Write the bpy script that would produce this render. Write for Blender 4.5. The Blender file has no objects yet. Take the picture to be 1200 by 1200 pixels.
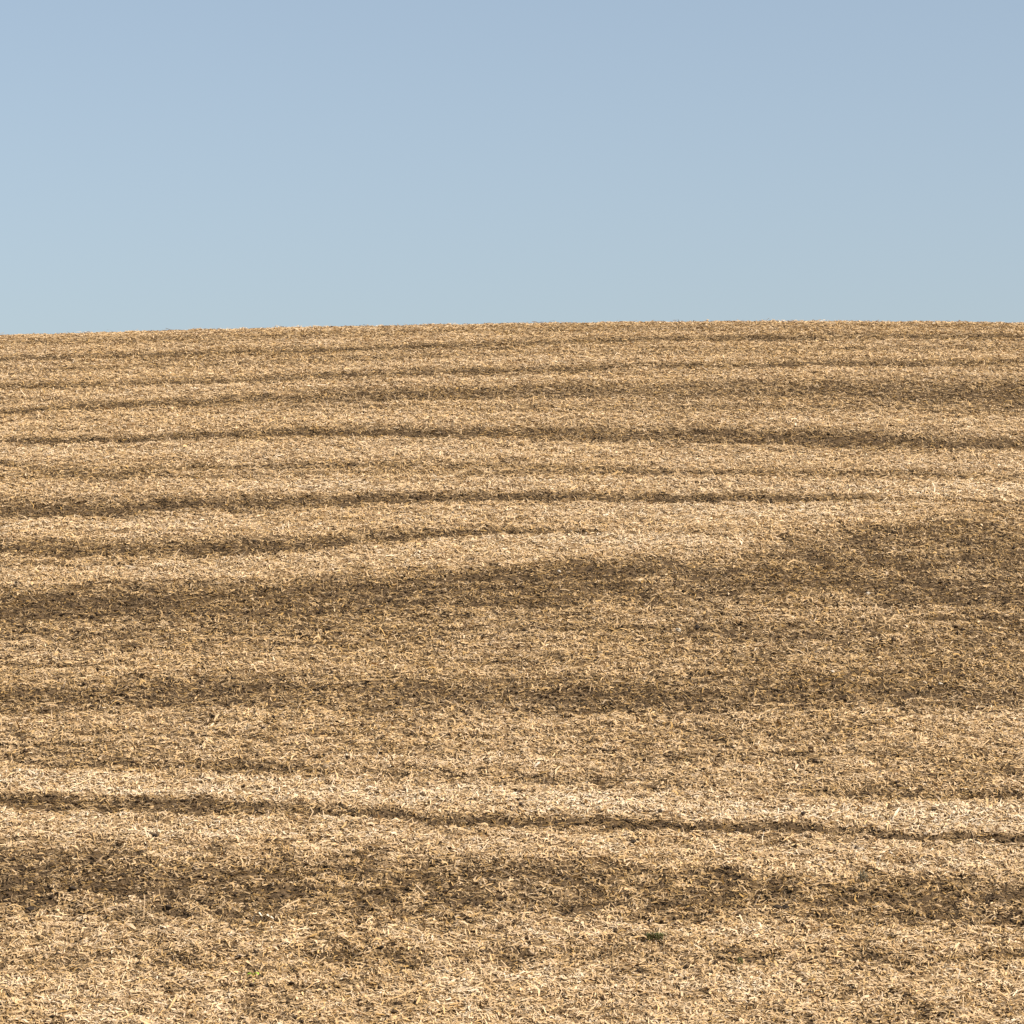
import bpy, math
import numpy as np

# ------------------------------------------------------------------ camera, sky, sun, exposure
S = bpy.context.scene
COL = S.collection
CAM_Z, PITCH, FOCAL = 6.0, math.radians(2.856), 135.0
cam_d = bpy.data.cameras.new("camera"); cam = bpy.data.objects.new("camera", cam_d); COL.objects.link(cam)
cam_d.lens = FOCAL; cam_d.sensor_width = 36.0; cam_d.clip_start = 0.5; cam_d.clip_end = 20000
cam.location = (0, 0, CAM_Z); cam.rotation_euler = (math.radians(90) + PITCH, 0, 0)
S.camera = cam

SUN_EL, SUN_AZ = math.radians(43), math.radians(116)     # azimuth clockwise from +Y (view direction)
W = bpy.data.worlds.new("World"); S.world = W; W.use_nodes = True
wn = W.node_tree.nodes; wl = W.node_tree.links
bg = wn["Background"]; bg.inputs[1].default_value = 0.11
sky = wn.new("ShaderNodeTexSky"); sky.sky_type = 'NISHITA'; sky.sun_disc = False
sky.sun_elevation = SUN_EL; sky.sun_rotation = SUN_AZ
sky.altitude = 200; sky.air_density = 0.9; sky.dust_density = 2.2; sky.ozone_density = 1.1
shs = wn.new("ShaderNodeHueSaturation"); shs.inputs["Hue"].default_value = 0.494; shs.inputs["Saturation"].default_value = 0.80; shs.inputs["Value"].default_value = 0.80
wl.new(sky.outputs[0], shs.inputs["Color"]); wl.new(shs.outputs[0], bg.inputs[0])
sun_d = bpy.data.lights.new("sun", 'SUN'); sun = bpy.data.objects.new("sun", sun_d); COL.objects.link(sun)
sun_d.energy = 4.2; sun_d.angle = math.radians(0.5); sun_d.color = (1.0, 0.95, 0.87)
# a sun lamp shines along its -Z: turn it so that light comes from azimuth SUN_AZ
sun.rotation_euler = (math.radians(90) - SUN_EL, 0, math.pi - SUN_AZ)
S.view_settings.view_transform = 'Standard'; S.view_settings.look = 'None'
S.view_settings.gamma = 1; S.view_settings.exposure = 0.72
S.cycles.use_denoising = False
S.cycles.max_bounces = 6; S.cycles.diffuse_bounces = 3

rng = np.random.default_rng(7)

# ------------------------------------------------------------------ helpers
def smooth(a, b, t):
    t = np.clip((t - a) / (b - a), 0, 1); return t * t * (3 - 2 * t)

_tab = rng.random((256, 256)).astype(np.float32)
def vnoise(x, y):
    xi = np.floor(x).astype(np.int64); yi = np.floor(y).astype(np.int64)
    fx = x - xi; fy = y - yi; fx = fx * fx * (3 - 2 * fx); fy = fy * fy * (3 - 2 * fy)
    a = _tab[xi & 255, yi & 255]; b = _tab[(xi + 1) & 255, yi & 255]
    c = _tab[xi & 255, (yi + 1) & 255]; d = _tab[(xi + 1) & 255, (yi + 1) & 255]
    return ((a * (1 - fx) + b * fx) * (1 - fy) + (c * (1 - fx) + d * fx) * fy) * 2 - 1
def fbm(x, y, o=3):
    s = 0; a = 1; n = 0
    for k in range(o):
        s = s + a * vnoise(x * 2 ** k + 17.3 * k, y * 2 ** k + 5.1 * k); n += a; a *= 0.55
    return s / n

# the hill: slope profile integrated over the distance y from the camera
_py = np.arange(-3000, 6000, 0.25)
_sl = np.interp(_py, [-3000, -400, -60, 0, 10, 19, 30, 38, 62, 70, 75, 80, 90, 110, 200, 400, 6000],
                     [0, -.5, -5, -19, -16, 0, 13.5, 17, 15.5, 12.5, 8, 2.5, -3, -5, -4, -.6, 0])
_pz = np.cumsum(np.tan(np.radians(_sl))) * 0.25; _pz -= np.interp(19, _py, _pz)
def hill(x, y):
    drop = 0.70 * (np.sqrt(1 + ((x - 5.5) / 16.0) ** 2) - 1) * smooth(30, 76, y)
    return np.interp(y, _py, _pz) - drop

F = FOCAL / 36.0 * 1200
cp, sp = math.cos(PITCH), math.sin(PITCH)
_ys = np.arange(22, 90, 0.05)
def at(px, py):
    """ground point seen at a pixel of the 1200 px photograph"""
    dx, du = (px - 600) / F, (600 - py) / F
    dy, dz = cp - du * sp, sp + du * cp
    xs = _ys * dx / dy; ray = CAM_Z + _ys * dz / dy
    hit = np.nonzero(hill(xs, _ys) >= ray)[0]
    if len(hit) == 0:
        v = hill(xs, _ys) - ray; k = int(np.argmax(v))
    else: k = hit[0]
    return xs[k], _ys[k]

# ------------------------------------------------------------------ bare and thinly covered strips in the field
# control points (photo px, photo py, half width px), darkness
BANDS = [
 ([(0,404,4),(300,396,4),(600,388,4),(1200,386,4)], .30, 2),
 ([(0,422,2.5),(200,417,3),(400,411,3),(600,404,3),(800,398,3),(1200,396,3)], .62, 2),
 ([(0,434,2.5),(200,430,3),(500,418,3),(800,412,3),(1200,409,3)], .30, 2),
 ([(0,454,3),(200,449,3),(400,441,3.5),(500,438,3.5),(750,431,3),(1000,427,3),(1200,426,3.5)], .66, 2),
 ([(0,483,3),(150,475,4),(300,469,6),(400,465,7),(600,460,8),(750,458,9),(900,458,11),(1050,461,14),(1200,463,16)], .58, 4),
 ([(0,470,3),(300,480,2),(600,476,3),(750,477,4),(900,479,4),(1200,484,4)], .28, 2),
 ([(0,518,4),(110,516,4),(145,517,6),(175,515,4),(200,512,4),(300,508,5),(600,508,6),(700,510,8),(800,511,9),(1000,517,9),(1100,519,8),(1200,522,6)], .74, 3),
 ([(0,544,4),(50,552,5),(120,556,6),(200,551,4),(300,548,4),(450,548,4),(600,547,3),(800,556,3.5),(880,553,3.5),(950,558,3),(1200,561,3)], .46, 2),
 ([(0,560,2),(300,560,3),(400,556,3),(600,557,2.5),(1200,557,2)], .30, 2),
 ([(0,597,9),(150,597,9),(180,592,8),(300,591,8),(480,586,6),(600,584,5),(800,584,5),(900,585,5),(1000,585,3.5),(1120,588,2),(1200,590,1)], .80, 3),
 ([(0,645,9),(100,645,9),(300,642,10),(400,633,9),(460,629,7),(520,627,5),(620,625,4),(700,624,2),(720,624,.3),(1200,624,.3)], .74, 3),
 ([(0,664,4),(100,664,4),(200,656,3),(300,650,2),(320,650,.3),(1200,650,.3)], .38, 2),
 ([(0,712,21),(200,706,21),(350,700,22),(500,691,22),(600,687,23),(700,680,20),(800,682,18),(900,680,14),(980,684,6),(1010,686,.3),(1200,686,.3)], .84, 4),
 ([(780,690,.3),(840,682,20),(950,668,32),(1050,655,42),(1120,652,50),(1200,665,68)], .56, 4),
 ([(0,745,22),(300,738,22),(600,728,24),(800,724,28),(1000,722,38),(1200,735,44)], .36, 3),
 ([(0,775,30),(400,772,36),(800,765,40),(1200,775,40)], .20, 3),
 ([(0,818,16),(200,814,17),(400,814,18),(600,814,19),(800,817,22),(1000,812,23),(1200,808,25)], .64, 4),
 ([(0,872,20),(400,876,24),(800,885,30),(1200,895,34)], .18, 3),
 ([(0,893,3),(180,897,4),(300,902,5),(500,910,5),(600,913,6),(700,917,8),(800,921,9),(900,926,9),(1200,931,9)], .40, 2),
 ([(0,940,8),(150,944,8),(300,949,8),(400,954,7),(500,959,6),(600,962,6),(700,965,6),(800,970,6),(900,973,5),(1000,976,4.5),(1100,981,4.5),(1200,984,4.5)], 1.2, 4),
 ([(0,1030,40),(200,1038,34),(400,1040,32),(600,1042,34),(800,1048,32),(1000,1058,28),(1200,1058,26)], .68, 3),
 ([(0,1128,14),(200,1126,14),(420,1130,12),(700,1120,8),(1200,1124,10)], .30, 2),
 ([(660,655,.3),(685,661,5),(715,678,7),(745,696,8),(775,706,5),(795,712,.3)], .75, 3),
 ([(640,664,.3),(680,660,5),(760,660,6),(830,665,5),(870,668,.3)], .50, 2),
 ([(735,682,.3),(760,684,7),(800,688,8),(835,690,.3)], -.45, 2),
 ([(660,700,.3),(690,706,7),(725,722,8),(760,730,.3)], -.30, 2),
 ([(905,625,.3),(935,642,7),(985,672,11),(1020,690,11),(1060,702,7),(1085,708,.3)], .66, 3),
 ([(975,606,.3),(1010,640,9),(1060,668,13),(1110,700,12),(1160,725,9),(1200,740,8)], .60, 3),
 ([(1080,625,.3),(1120,632,8),(1200,645,14)], .45, 3),
 ([(940,690,.3),(980,706,7),(1040,722,8),(1090,735,.3)], -.25, 2),
 ([(790,735,.3),(815,738,5),(850,742,6),(880,745,.3)], .45, 2),
 ([(820,768,.3),(850,774,5),(905,776,6),(925,778,.3)], .45, 2),
 ([(120,517,.3),(140,516,4),(168,518,3),(178,519,.3)], .50, 2),
 # thickly covered pale strips (negative)
 ([(0,915,14),(300,927,14),(600,940,13),(900,952,13),(1200,964,13)], -.40, 3),
 ([(0,968,16),(400,982,18),(800,998,16),(1200,1010,16)], -.22, 3),
 ([(0,678,10),(300,668,12),(500,652,14),(700,635,18),(900,610,14),(1200,585,8)], -.22, 3),
 ([(0,620,10),(400,607,10),(800,600,10),(1200,572,6)], -.20, 3),
 ([(0,535,9),(400,525,8),(800,533,10),(1200,545,8)], -.14, 3),
 ([(0,575,6),(400,569,6),(800,569,8),(1200,573,8)], -.14, 3),
]
GB = []
for pts, d, p in BANDS:
    g = []
    for px, py, hw in pts:
        a = at(px, py + hw); b = at(px, py - hw)
        g.append((a[0] / 2 + b[0] / 2, (a[1] + b[1]) / 2, max(abs(b[1] - a[1]) / 2, 0.02)))
    g = np.array(g); GB.append((g[:, 0], g[:, 1], g[:, 2], d, p))

def bare(x, y):
    """how bare and dark the ground is, about -0.4 (deep pale straw) to 1 (open soil)"""
    D = np.zeros_like(x)
    w1 = fbm(x * .55, y * .9, 3); w2 = fbm(x * 2.3 + 40, y * 2.6, 2)
    patch = .36 * fbm(x * 1.6 + 11, y * 4.5 + 5, 3) + .30 * vnoise(x * 8 + 1, y * 9)
    patch = patch * (.45 + .55 * smooth(64, 42, y)); top = smooth(50, 62, y)
    for gx, gy, gh, d, p in GB:
        c = np.interp(x, gx, gy); h = np.interp(x, gx, gh)
        yy = y + w1 * np.minimum(h * .20 + .0, .45) + w2 * np.minimum(h * .25 + .035, .35)
        t = np.abs(yy - c) / h
        k = np.exp(-np.minimum(t, 6) ** p * .7)
        k = k * (1 + .25 * fbm(x * .35 + gy[0], y * 1.0, 2) + patch * np.clip(.45 + h, 0, 1))
        pos = d > 0; d = d * (1 + .15 * top)
        if pos: D = np.where(D > 0, 1 - (1 - D) * (1 - np.clip(d * k, 0, 1)), D + d * k)
        else: D = D + d * k
    fade = 0.65 + .35 * smooth(66, 44, y)
    D = D + fade * (.12 * fbm(x * .30 + 9, y * 2.6, 3) + .16 * fbm(x * 1.6 + 3, y * 4.0, 3) + .17 * fbm(x * 4.5 + 3, y * 6.0, 2))
    rows = y + .5 * vnoise(x * .08, y * .1 + 3) - .012 * x
    near = smooth(50, 38, y)
    D = D + (.16 + .10 * smooth(36, 44, y) * smooth(60, 50, y)) * vnoise(x * .35, rows * 6.5) + .08 * vnoise(x * .8 + 4, rows * 12)
    D = D + near * (.42 * fbm(x * 3.2 + 2, y * 2.6, 2) + .32 * vnoise(x * 9, y * 7))
    return D

def relief(x, y, D):
    r = .035 * fbm(x * 1.3, y * 1.9, 3) + .022 * vnoise(x * 6.1, y * 6.7)
    r = r + .018 * vnoise(x * 13, y * 14) * (1 + .6 * np.clip(D, 0, 1))
    return r * smooth(12, 26, y) - .045 * np.clip(D, 0, 1)

# ------------------------------------------------------------------ materials
def mat(name, rough=.85, spec=.2):
    m = bpy.data.materials.new(name); m.use_nodes = True
    n = m.node_tree.nodes; b = n["Principled BSDF"]
    b.inputs["Roughness"].default_value = rough
    b.inputs["Specular IOR Level"].default_value = spec
    return m, n, m.node_tree.links, b
def ramp(n, stops):
    r = n.new("ShaderNodeValToRGB"); e = r.color_ramp.elements
    while len(e) < len(stops): e.new(.5)
    for k, (p, c) in enumerate(stops): e[k].position = p; e[k].color = (*c, 1)
    return r
STRAW = [(0, (.055, .034, .016)), (.25, (.185, .115, .052)), (.5, (.43, .285, .138)),
         (.75, (.635, .442, .245)), (.92, (.69, .515, .310)), (1, (.74, .595, .41))]

def straw_material(name):
    m, n, l, b = mat(name, .8, .15)
    a = n.new("ShaderNodeAttribute"); a.attribute_name = "tone"
    r = ramp(n, STRAW); l.new(a.outputs["Fac"], r.inputs[0])
    h = n.new("ShaderNodeAttribute"); h.attribute_name = "warmth"
    hs = n.new("ShaderNodeHueSaturation")
    mr = n.new("ShaderNodeMapRange"); mr.inputs[3].default_value = .86; mr.inputs[4].default_value = 1.18
    l.new(h.outputs["Fac"], mr.inputs[0]); l.new(mr.outputs[0], hs.inputs["Saturation"])
    l.new(r.outputs[0], hs.inputs["Color"])
    tc = n.new("ShaderNodeTexCoord"); no = n.new("ShaderNodeTexNoise"); no.inputs["Scale"].default_value = 60
    l.new(tc.outputs["Object"], no.inputs["Vector"])
    mx = n.new("ShaderNodeMix"); mx.data_type = 'RGBA'; mx.blend_type = 'MULTIPLY'; mx.inputs[0].default_value = .5
    r2 = ramp(n, [(.3, (.55, .52, .5)), (.65, (1, 1, 1))]); l.new(no.outputs["Fac"], r2.inputs[0])
    l.new(hs.outputs[0], mx.inputs[6]); l.new(r2.outputs[0], mx.inputs[7])
    l.new(mx.outputs[2], b.inputs["Base Color"])
    return m
M_STRAW = straw_material("dry_straw")

def ground_material():
    m, n, l, b = mat("field_soil", .95, .1)
    a = n.new("ShaderNodeAttribute"); a.attribute_name = "bare"
    tc = n.new("ShaderNodeTexCoord")
    mp = n.new("ShaderNodeMapping"); mp.inputs["Scale"].default_value = (1, 1.4, 1)
    l.new(tc.outputs["Object"], mp.inputs[0])
    n1 = n.new("ShaderNodeTexNoise"); n1.inputs["Scale"].default_value = 14; n1.inputs["Detail"].default_value = 6
    n1.inputs["Roughness"].default_value = .75
    n2 = n.new("ShaderNodeTexNoise"); n2.inputs["Scale"].default_value = 55; n2.inputs["Detail"].default_value = 3
    l.new(mp.outputs[0], n1.inputs[0]); l.new(mp.outputs[0], n2.inputs[0])
    soil = ramp(n, [(.3, (.045, .028, .015)), (.55, (.115, .073, .037)), (.8, (.20, .130, .070))])
    mat_ = ramp(n, [(.3, (.12, .078, .040)), (.5, (.28, .18, .09)), (.7, (.48, .33, .17))])
    l.new(n1.outputs["Fac"], soil.inputs[0]); l.new(n2.outputs["Fac"], mat_.inputs[0])
    # straw debris covers the soil where the strip is not bare
    ad = n.new("ShaderNodeMath"); ad.operation = 'MULTIPLY_ADD'; ad.inputs[1].default_value = -1.5; ad.inputs[2].default_value = 1.05
    l.new(a.outputs["Fac"], ad.inputs[0])
    a2 = n.new("ShaderNodeMath"); a2.operation = 'MULTIPLY_ADD'; a2.inputs[1].default_value = 3.0; a2.inputs[2].default_value = -1.75
    l.new(n1.outputs["Fac"], a2.inputs[0])
    a3 = n.new("ShaderNodeMath"); a3.operation = 'ADD'; a3.use_clamp = True
    l.new(ad.outputs[0], a3.inputs[0]); l.new(a2.outputs[0], a3.inputs[1])
    mx = n.new("ShaderNodeMix"); mx.data_type = 'RGBA'
    l.new(a3.outputs[0], mx.inputs[0]); l.new(soil.outputs[0], mx.inputs[6]); l.new(mat_.outputs[0], mx.inputs[7])
    l.new(mx.outputs[2], b.inputs["Base Color"])
    bp = n.new("ShaderNodeBump"); bp.inputs["Strength"].default_value = .8; bp.inputs["Distance"].default_value = .03
    l.new(n2.outputs["Fac"], bp.inputs["Height"]); l.new(bp.outputs[0], b.inputs["Normal"])
    return m
M_GROUND = ground_material()

def plain(name, c1, c2, scale=30, rough=.7):
    m, n, l, b = mat(name, rough, .25)
    tc = n.new("ShaderNodeTexCoord"); no = n.new("ShaderNodeTexNoise"); no.inputs["Scale"].default_value = scale
    no.inputs["Detail"].default_value = 5
    l.new(tc.outputs["Object"], no.inputs[0]); r = ramp(n, [(.35, c1), (.65, c2)])
    l.new(no.outputs["Fac"], r.inputs[0]); l.new(r.outputs[0], b.inputs["Base Color"])
    return m

# ------------------------------------------------------------------ mesh helper
def mesh_np(name, verts, faces_flat, face_sizes, material, attrs=None, smooth_=False):
    me = bpy.data.meshes.new(name)
    nv = len(verts); nf = len(face_sizes)
    me.vertices.add(nv); me.vertices.foreach_set("co", np.ascontiguousarray(verts, dtype=np.float32).ravel())
    me.loops.add(len(faces_flat)); me.loops.foreach_set("vertex_index", faces_flat.astype(np.int32))
    me.polygons.add(nf)
    st = np.concatenate([[0], np.cumsum(face_sizes)[:-1]]).astype(np.int32)
    me.polygons.foreach_set("loop_start", st)
    try: me.polygons.foreach_set("loop_total", face_sizes.astype(np.int32))
    except Exception: pass
    me.polygons.foreach_set("use_smooth", np.full(nf, smooth_))
    me.update(calc_edges=True)
    for nm, (dom, data) in (attrs or {}).items():
        at_ = me.attributes.new(nm, 'FLOAT', dom); at_.data.foreach_set("value", data.astype(np.float32))
    me.materials.append(material)
    ob = bpy.data.objects.new(name, me); COL.objects.link(ob)
    return ob

# ------------------------------------------------------------------ the ground, one sheet to the horizon
def axis(lo, hi, step, out_lo, out_hi):
    core = np.arange(lo, hi + step / 2, step)
    a = []; v = lo; s = step
    while v > out_lo: s *= 1.35; v -= s; a.append(v)
    c = []; v = hi; s = step
    while v < out_hi: s *= 1.35; v += s; c.append(v)
    return np.concatenate([a[::-1], core, c])
gx = axis(-15, 15, .045, -3000, 3000); gy = axis(32, 84, .06, -1500, 4500)
X, Y = np.meshgrid(gx, gy, indexing='ij'); X = X.ravel(); Y = Y.ravel()
D = bare(X, Y)
inside = (smooth(-22, -15.5, X) * smooth(22, 15.5, X) * smooth(26, 32, Y) * smooth(90, 84, Y))
Z = hill(X, Y) + relief(X, Y, D) * np.maximum(inside, .0)
nx, ny = len(gx), len(gy)
I = np.arange(nx * ny).reshape(nx, ny)
quads = np.stack([I[:-1, :-1], I[1:, :-1], I[1:, 1:], I[:-1, 1:]], -1).reshape(-1)
ground = mesh_np("ground", np.stack([X, Y, Z], 1), quads, np.full((nx - 1) * (ny - 1), 4), M_GROUND,
                 {"bare": ('POINT', D)}, True)
ground["kind"] = "structure"

# ------------------------------------------------------------------ straw and leaf litter
Y0, Y1 = 33.0, 82.0
def scatter(n, seed, power):
    r = np.random.default_rng(seed)
    y = Y0 + (Y1 - Y0) * r.random(n * 2)
    half = .1335 * y + 1.6
    keep = r.random(n * 2) < (half / half.max()) * (Y0 / y) ** power
    y = y[keep][:n]; half = half[keep][:n]
    x = (r.random(len(y)) * 2 - 1) * half
    return r, x, y

def litter(name, n, seed, lmu, wmu, power, thick):
    r, x, y = scatter(n, seed, power)
    D = bare(x, y)
    clump = fbm(x * 3.1 + 70, y * 3.7, 3)
    keep = r.random(len(x)) < np.clip(1.0 - .45 * D + .35 * clump, .2, 1)
    x, y, D, clump = x[keep], y[keep], D[keep], clump[keep]
    n = len(x)
    z = hill(x, y) + relief(x, y, D)
    L = lmu * np.exp(r.normal(0, .38, n)); Wd = wmu * np.exp(r.normal(0, .35, n))
    az = r.random(n) * 2 * math.pi
    pitch = r.normal(0, .16, n); up = r.random(n) < .035; pitch = np.where(up & (y < 70), r.uniform(.4, 1.1, n), pitch)
    roll = r.normal(0, .42, n)
    u = np.stack([np.cos(az) * np.cos(pitch), np.sin(az) * np.cos(pitch), np.sin(pitch)], 1)
    side = np.stack([-np.sin(az), np.cos(az), np.zeros(n)], 1)
    nrm = np.cross(u, side)
    s2 = side * np.cos(roll)[:, None] + nrm * np.sin(roll)[:, None]
    n2 = np.cross(u, s2)
    # follow the slope of the hill
    slope = (hill(x, y + .1) - hill(x, y - .1)) / .2
    c = np.stack([x, y, z + r.uniform(.0, .026, n) * (1 - .5 * np.clip(D, 0, 1)) + np.abs(np.sin(pitch)) * L * .42], 1)
    bend = r.normal(0, .30, n) * L; curl = (r.uniform(-.05, .22, n)) * L
    tone = np.clip(.72 + r.normal(0, .105, n) - .43 * np.clip(D, -.5, 1) + .05 * clump, .02, 1)
    dark = r.random(n) < .05 + .22 * np.clip(D, 0, 1); tone = np.where(dark, tone * .35, tone)
    warm = np.clip(.5 + r.normal(0, .25, n) + .1 * vnoise(x * .8, y * .8), 0, 1)
    if not thick:
        V = np.zeros((n, 6, 3))
        for k, t in enumerate((-.5, 0, .5)):
            w = Wd * (.5 if k == 1 else r.uniform(.12, .42, n))
            base = c + u * (L * t)[:, None] + n2 * (curl * (1 - 4 * t * t) - curl * .4)[:, None] + s2 * (bend * (.5 - 2 * t * t))[:, None]
            V[:, 2 * k] = base - s2 * w[:, None]; V[:, 2 * k + 1] = base + s2 * w[:, None]
        fi = np.array([0, 1, 3, 2, 2, 3, 5, 4]); sz = np.array([4, 4]); nvp = 6
    else:
        V = np.zeros((n, 6, 3))
        for k, t in enumerate((-.5, .5)):
            for j in range(3):
                a = j * 2.094 + .3
                V[:, 3 * k + j] = c + u * (L * t)[:, None] + (s2 * math.cos(a) + n2 * math.sin(a)) * (Wd * (.5 if k else .42))[:, None]
        fi = np.array([0, 1, 4, 3, 1, 2, 5, 4, 2, 0, 3, 5, 2, 1, 0, 3, 4, 5]); sz = np.array([4, 4, 4, 3, 3]); nvp = 6
    V[:, :, 2] += (V[:, :, 1] - y[:, None]) * slope[:, None]
    fl = (fi[None, :] + (np.arange(n) * nvp)[:, None]).ravel()
    nf = len(sz)
    o = mesh_np(name, V.reshape(-1, 3), fl, np.tile(sz, n), M_STRAW,
                {"tone": ('FACE', np.repeat(tone, nf)), "warmth": ('FACE', np.repeat(warm, nf))})
    o["kind"] = "stuff"
    return o
o = litter("leaf_litter", 1250000, 11, .058, .0122, .75, False)
o["label"] = "dry tan shredded crop leaves lying over the whole sloping field"; o["category"] = "crop residue"
o = litter("straw_litter", 150000, 12, .088, .0075, .9, True)
o["label"] = "broken pale straw stalks strewn among the shredded leaves on the hill"; o["category"] = "straw"

def crumbs(n):
    r, x, y = scatter(n, 33, 2.2)
    D = bare(x, y); keep = r.random(len(x)) < np.clip(.10 + .85 * D + .30 * fbm(x * 4, y * 4, 2), .02, 1)
    x, y, D = x[keep], y[keep], D[keep]; n = len(x)
    z = hill(x, y) + relief(x, y, D)
    R = .0125 * np.exp(np.clip(r.normal(0, .45, n), -1, .75)) * (1 - .35 * smooth(50, 72, y))
    P = np.array([(1, 0, 0), (-1, 0, 0), (0, 1, 0), (0, -1, 0), (0, 0, 1), (0, 0, -1)], float)
    a = r.random(n) * 6.28; ca, sa = np.cos(a)[:, None], np.sin(a)[:, None]
    V = P[None] * r.uniform(.7, 1.35, (n, 6, 1)) + r.normal(0, .18, (n, 6, 3))
    V = np.stack([V[..., 0] * ca - V[..., 1] * sa, V[..., 0] * sa + V[..., 1] * ca, V[..., 2] * .8], -1) * R[:, None, None]
    V[..., 0] *= 1.3
    V += np.stack([x, y, z + R * .5 + r.uniform(0, .022, n)], 1)[:, None, :]
    T = np.array([4,0,2, 4,2,1, 4,1,3, 4,3,0, 5,2,0, 5,1,2, 5,3,1, 5,0,3])
    o = mesh_np("soil_crumbs", V.reshape(-1, 3), (T[None] + (np.arange(n) * 6)[:, None]).ravel(), np.full(n * 8, 3),
                plain("crumbled_soil", (.024, .015, .008), (.095, .058, .029), 9, .95))
    o["kind"] = "stuff"; o["label"] = "dark crumbled soil and rotted debris flecking the straw, thickest in the dark strips"; o["category"] = "soil crumbs"
crumbs(150000)

# ------------------------------------------------------------------ single things lying on the field
def ground_at(px, py):
    x, y = at(px, py); xa = np.array([x]); ya = np.array([y])
    return float(x), float(y), float(hill(xa, ya)[0] + relief(xa, ya, bare(xa, ya))[0])
SCL = F   # pixels per metre at 1 m
def tag(o, label, cat, group=None):
    o["label"] = label; o["category"] = cat
    if group: o["group"] = group

def lump(name, px, py, wpx, m, label, cat, group, seed, flat=.6):
    x, y, z = ground_at(px, py)
    r = np.random.default_rng(seed); R = wpx * y / F / 2 * (1.3 if name == "soil_clod" else 1.0)
    import bmesh
    bm = bmesh.new(); bmesh.ops.create_icosphere(bm, subdivisions=3, radius=1)
    ph = r.random(6) * 6; fr = r.uniform(1.2, 3.5, 6)
    for v in bm.verts:
        a = v.co
        k = 1 + .16 * math.sin(a.x * fr[0] + ph[0]) + .14 * math.sin(a.y * fr[1] * 1.5 + ph[1]) + .12 * math.sin(a.z * fr[2] * 2 + ph[2]) \
              + .07 * math.sin(a.x * 7 + a.y * 5 + ph[3]) + .05 * math.sin(a.z * 11 + a.y * 8 + ph[4])
        v.co = (a.x * R * k * r.uniform(.98, 1.02), a.y * R * k * .85, a.z * R * k * flat)
    me = bpy.data.meshes.new(name); bm.to_mesh(me); bm.free()
    me.materials.append(m)
    o = bpy.data.objects.new(name, me); COL.objects.link(o); o.location = (x, y, z + R * flat * .55 + .03)
    o.rotation_euler = (r.uniform(-.3, .3), r.uniform(-.3, .3), r.random() * 6)
    tag(o, label, cat, group)

M_CLOD = plain("dark_soil", (.022, .015, .010), (.060, .042, .027), 30, .95)
M_STONE = plain("pale_stone", (.34, .28, .20), (.56, .48, .37), 25, .8)
G = "dark soil clods among the straw"
for k, (px, py, w, lb) in enumerate([
    (922, 1064, 8, "larger dark soil clod, right one of a touching pair in the lower right dark strip"),
    (911, 1067, 7, "smaller dark soil clod, left one of a touching pair in the lower right dark strip"),
    (774, 960, 5, "dark clod on the pale strip just above the thin furrow, right of centre"),
    (941, 961, 5, "dark clod just above the thin furrow, three quarters across the field"),
    (610, 948, 4, "tiny dark clod above the thin furrow at the middle of the field"),
    (742, 995, 5, "small dark clod on the pale strip under the thin furrow"),
    (197, 1061, 8, "dark brown clod in the lower dark strip, right of three near the left"),
    (35, 1065, 7, "dark clod in the lower dark strip nearest the left edge"),
    (85, 1049, 7, "dark clod in the lower dark strip, middle of three near the left"),
    (182, 980, 6, "small dark clod on the pale strip below the thin furrow at left"),
    (280, 1125, 6, "dark clod a little above the bright green seedling"),
    (817, 737, 6, "dark clod in the mid field just right of a pale stone"),
    ]):
    lump("soil_clod", px, py, w, M_CLOD, lb, "soil clod", G, 50 + k)
G = "pale stones in the stubble"
for k, (px, py, w, lb) in enumerate([
    (655, 671, 5, "pale stone at the upper edge of the broad dark strip, mid field"),
    (795, 743, 6, "cream stone on the tan strip below the broad dark strip"),
    (976, 793, 5, "small whitish stone on the dark strip right of centre, left of its twin"),
    (1102, 801, 5, "small whitish stone farther right along the same dark strip"),
    (1017, 699, 5, "pale stone in the broad dark patch at the right of the field"),
    ]):
    lump("stone", px, py, w, M_STONE, lb, "stone", G, 90 + k)

def blade(name, pts, widths, m, parent=None):
    """a leaf blade with a keel and thickness along a curved midline"""
    pts = [np.array(p, float) for p in pts]; vs = []; fs = []
    n = len(pts)
    for i, p in enumerate(pts):
        t = pts[min(i + 1, n - 1)] - pts[max(i - 1, 0)]; t /= np.linalg.norm(t) + 1e-9
        s = np.cross(t, (0, 0, 1)); s /= np.linalg.norm(s) + 1e-6
        nn = np.cross(s, t); w = widths[i]
        vs += [tuple(p - s * w + nn * w * .35), tuple(p - nn * .0012), tuple(p + s * w + nn * w * .35), tuple(p + nn * .0012)]
    for i in range(n - 1):
        for j in range(4):
            a = 4 * i + j; b = 4 * i + (j + 1) % 4; fs.append((a, b, b + 4, a + 4))
    fs += [(3, 2, 1, 0), (4 * n - 4, 4 * n - 3, 4 * n - 2, 4 * n - 1)]
    me = bpy.data.meshes.new(name); me.from_pydata(vs, [], fs); me.materials.append(m)
    o = bpy.data.objects.new(name, me); COL.objects.link(o)
    if parent: o.parent = parent
    return o
def root(name, px, py, label, cat, group=None, dz=.02):
    x, y, z = ground_at(px, py); o = bpy.data.objects.new(name, None); COL.objects.link(o)
    o.location = (x, y, z + dz); tag(o, label, cat, group); return o

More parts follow.
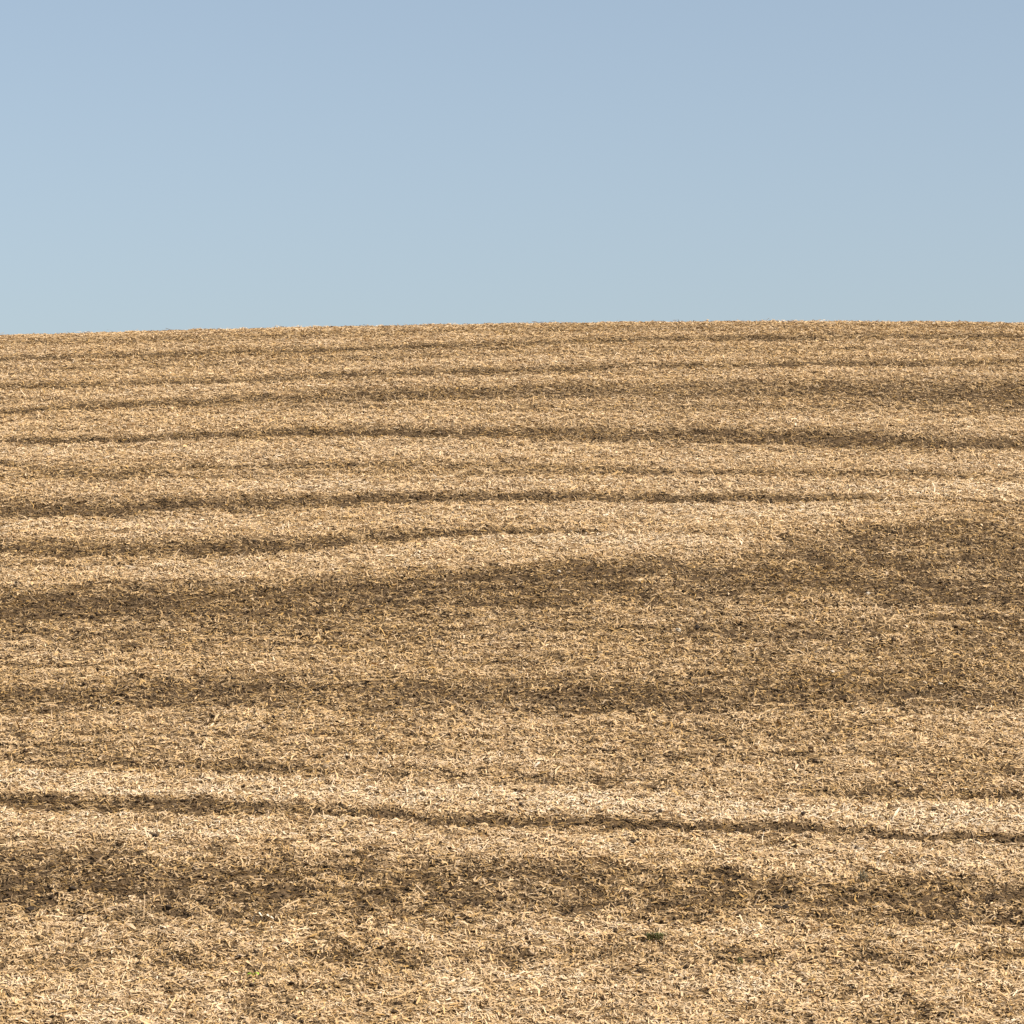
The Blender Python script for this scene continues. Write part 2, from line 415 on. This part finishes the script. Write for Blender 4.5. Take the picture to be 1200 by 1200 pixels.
M_LIME = plain("fresh_green_leaf", (.26, .46, .03), (.38, .58, .05), 40, .45)
M_GREEN = plain("dark_green_grass", (.075, .080, .025), (.15, .15, .05), 30, .6)
M_GREY = plain("grey_weed", (.10, .085, .05), (.20, .17, .11), 30, .8)
M_TAN = plain("bleached_husk", (.52, .42, .28), (.78, .70, .56), 30, .6)
M_ORANGE = plain("ochre_leaf", (.36, .20, .055), (.50, .30, .09), 30, .6)

sd = root("seedling", 297, 1161, "bright lime green seedling with two leaves, the only fresh green plant", "seedling", dz=.095)
blade("stem", [(0, 0, -.02), (.002, 0, .02), (.0, .0, .05)], [.003, .003, .002], M_LIME, sd)
blade("leaf", [(0, 0, .045), (-.02, -.01, .065), (-.045, -.02, .062), (-.06, -.02, .045)], [.006, .026, .022, .003], M_LIME, sd)
blade("leaf", [(0, 0, .045), (.02, -.01, .07), (.038, -.012, .068), (.052, -.02, .055)], [.006, .027, .022, .003], M_LIME, sd)

def tuft(name, px, py, wpx, hpx, nb, m, label, cat, seed, group=None):
    r = np.random.default_rng(seed); t = root(name, px, py, label, cat, group)
    k = ground_at(px, py)[1] / F; w, h = wpx * k / 2, hpx * k
    for i in range(nb):
        bx = r.uniform(-.6, .6) * w; by = r.uniform(-.05, .05); ex = bx + r.uniform(-.6, .6) * w; hh = h * r.uniform(.6, 1.15)
        blade("blade", [(bx, by, -.02), (bx + (ex - bx) * .3, by - .01, hh * .6), (bx + (ex - bx) * .75, by - .02, hh),
                        (ex, by - .04, hh * r.uniform(.5, .9))], [.003, .004, .0035, .001], m, t)
tuft("grass_tuft", 768, 1104, 30, 6, 70, M_GREEN, "low dark green grass tuft lying wide on the pale straw, below the dark strip", "grass tuft", 5)
tuft("weed", 868, 1129, 9, 5, 12, M_GREEN, "tiny olive green weed to the lower right of the grass tuft", "weed", 6)
tuft("dead_weed", 1012, 1033, 18, 12, 16, M_GREY, "grey brown upright dead weed at the edge of the lower dark strip at right", "weed", 8)

hk = root("corn_husk", 305, 1080, "bleached whitish curled husk standing out of the straw below the dark strip", "husk", dz=.03)
for a, b_, c_ in ((-.05, .09, .0), (.03, .07, .02), (.07, .05, -.02)):
    blade("husk_leaf", [(a - .03, c_, .0), (a, c_, b_ * .7), (a + .035, c_ - .02, b_), (a + .07, c_ - .03, b_ * .6)], [.008, .022, .024, .006], M_TAN, hk)
G = "ochre leaves on the pale straw"
for px, py, lb in ((620, 1149, "small ochre dry leaf on pale straw at the bottom centre"), (225, 1184, "small ochre dry leaf on pale straw near the bottom left edge")):
    x, y, z = ground_at(px, py)
    o = blade("dry_leaf", [(-.045, 0, 0), (-.02, -.01, .03), (.015, -.015, .045), (.04, -.02, .03)], [.006, .024, .022, .004], M_ORANGE)
    o.location = (x, y, z + .035); tag(o, lb, "leaf", G)
x, y, z = ground_at(575, 1037)
o = blade("dry_stalk", [(-.19, 0, .02), (-.08, .01, .035), (.06, .0, .04), (.17, -.03, .03)], [.007, .009, .009, .006], M_TAN)
o.location = (x, y, z + .035); tag(o, "long pale dry stalk lying level across the lower dark strip at centre", "stalk")
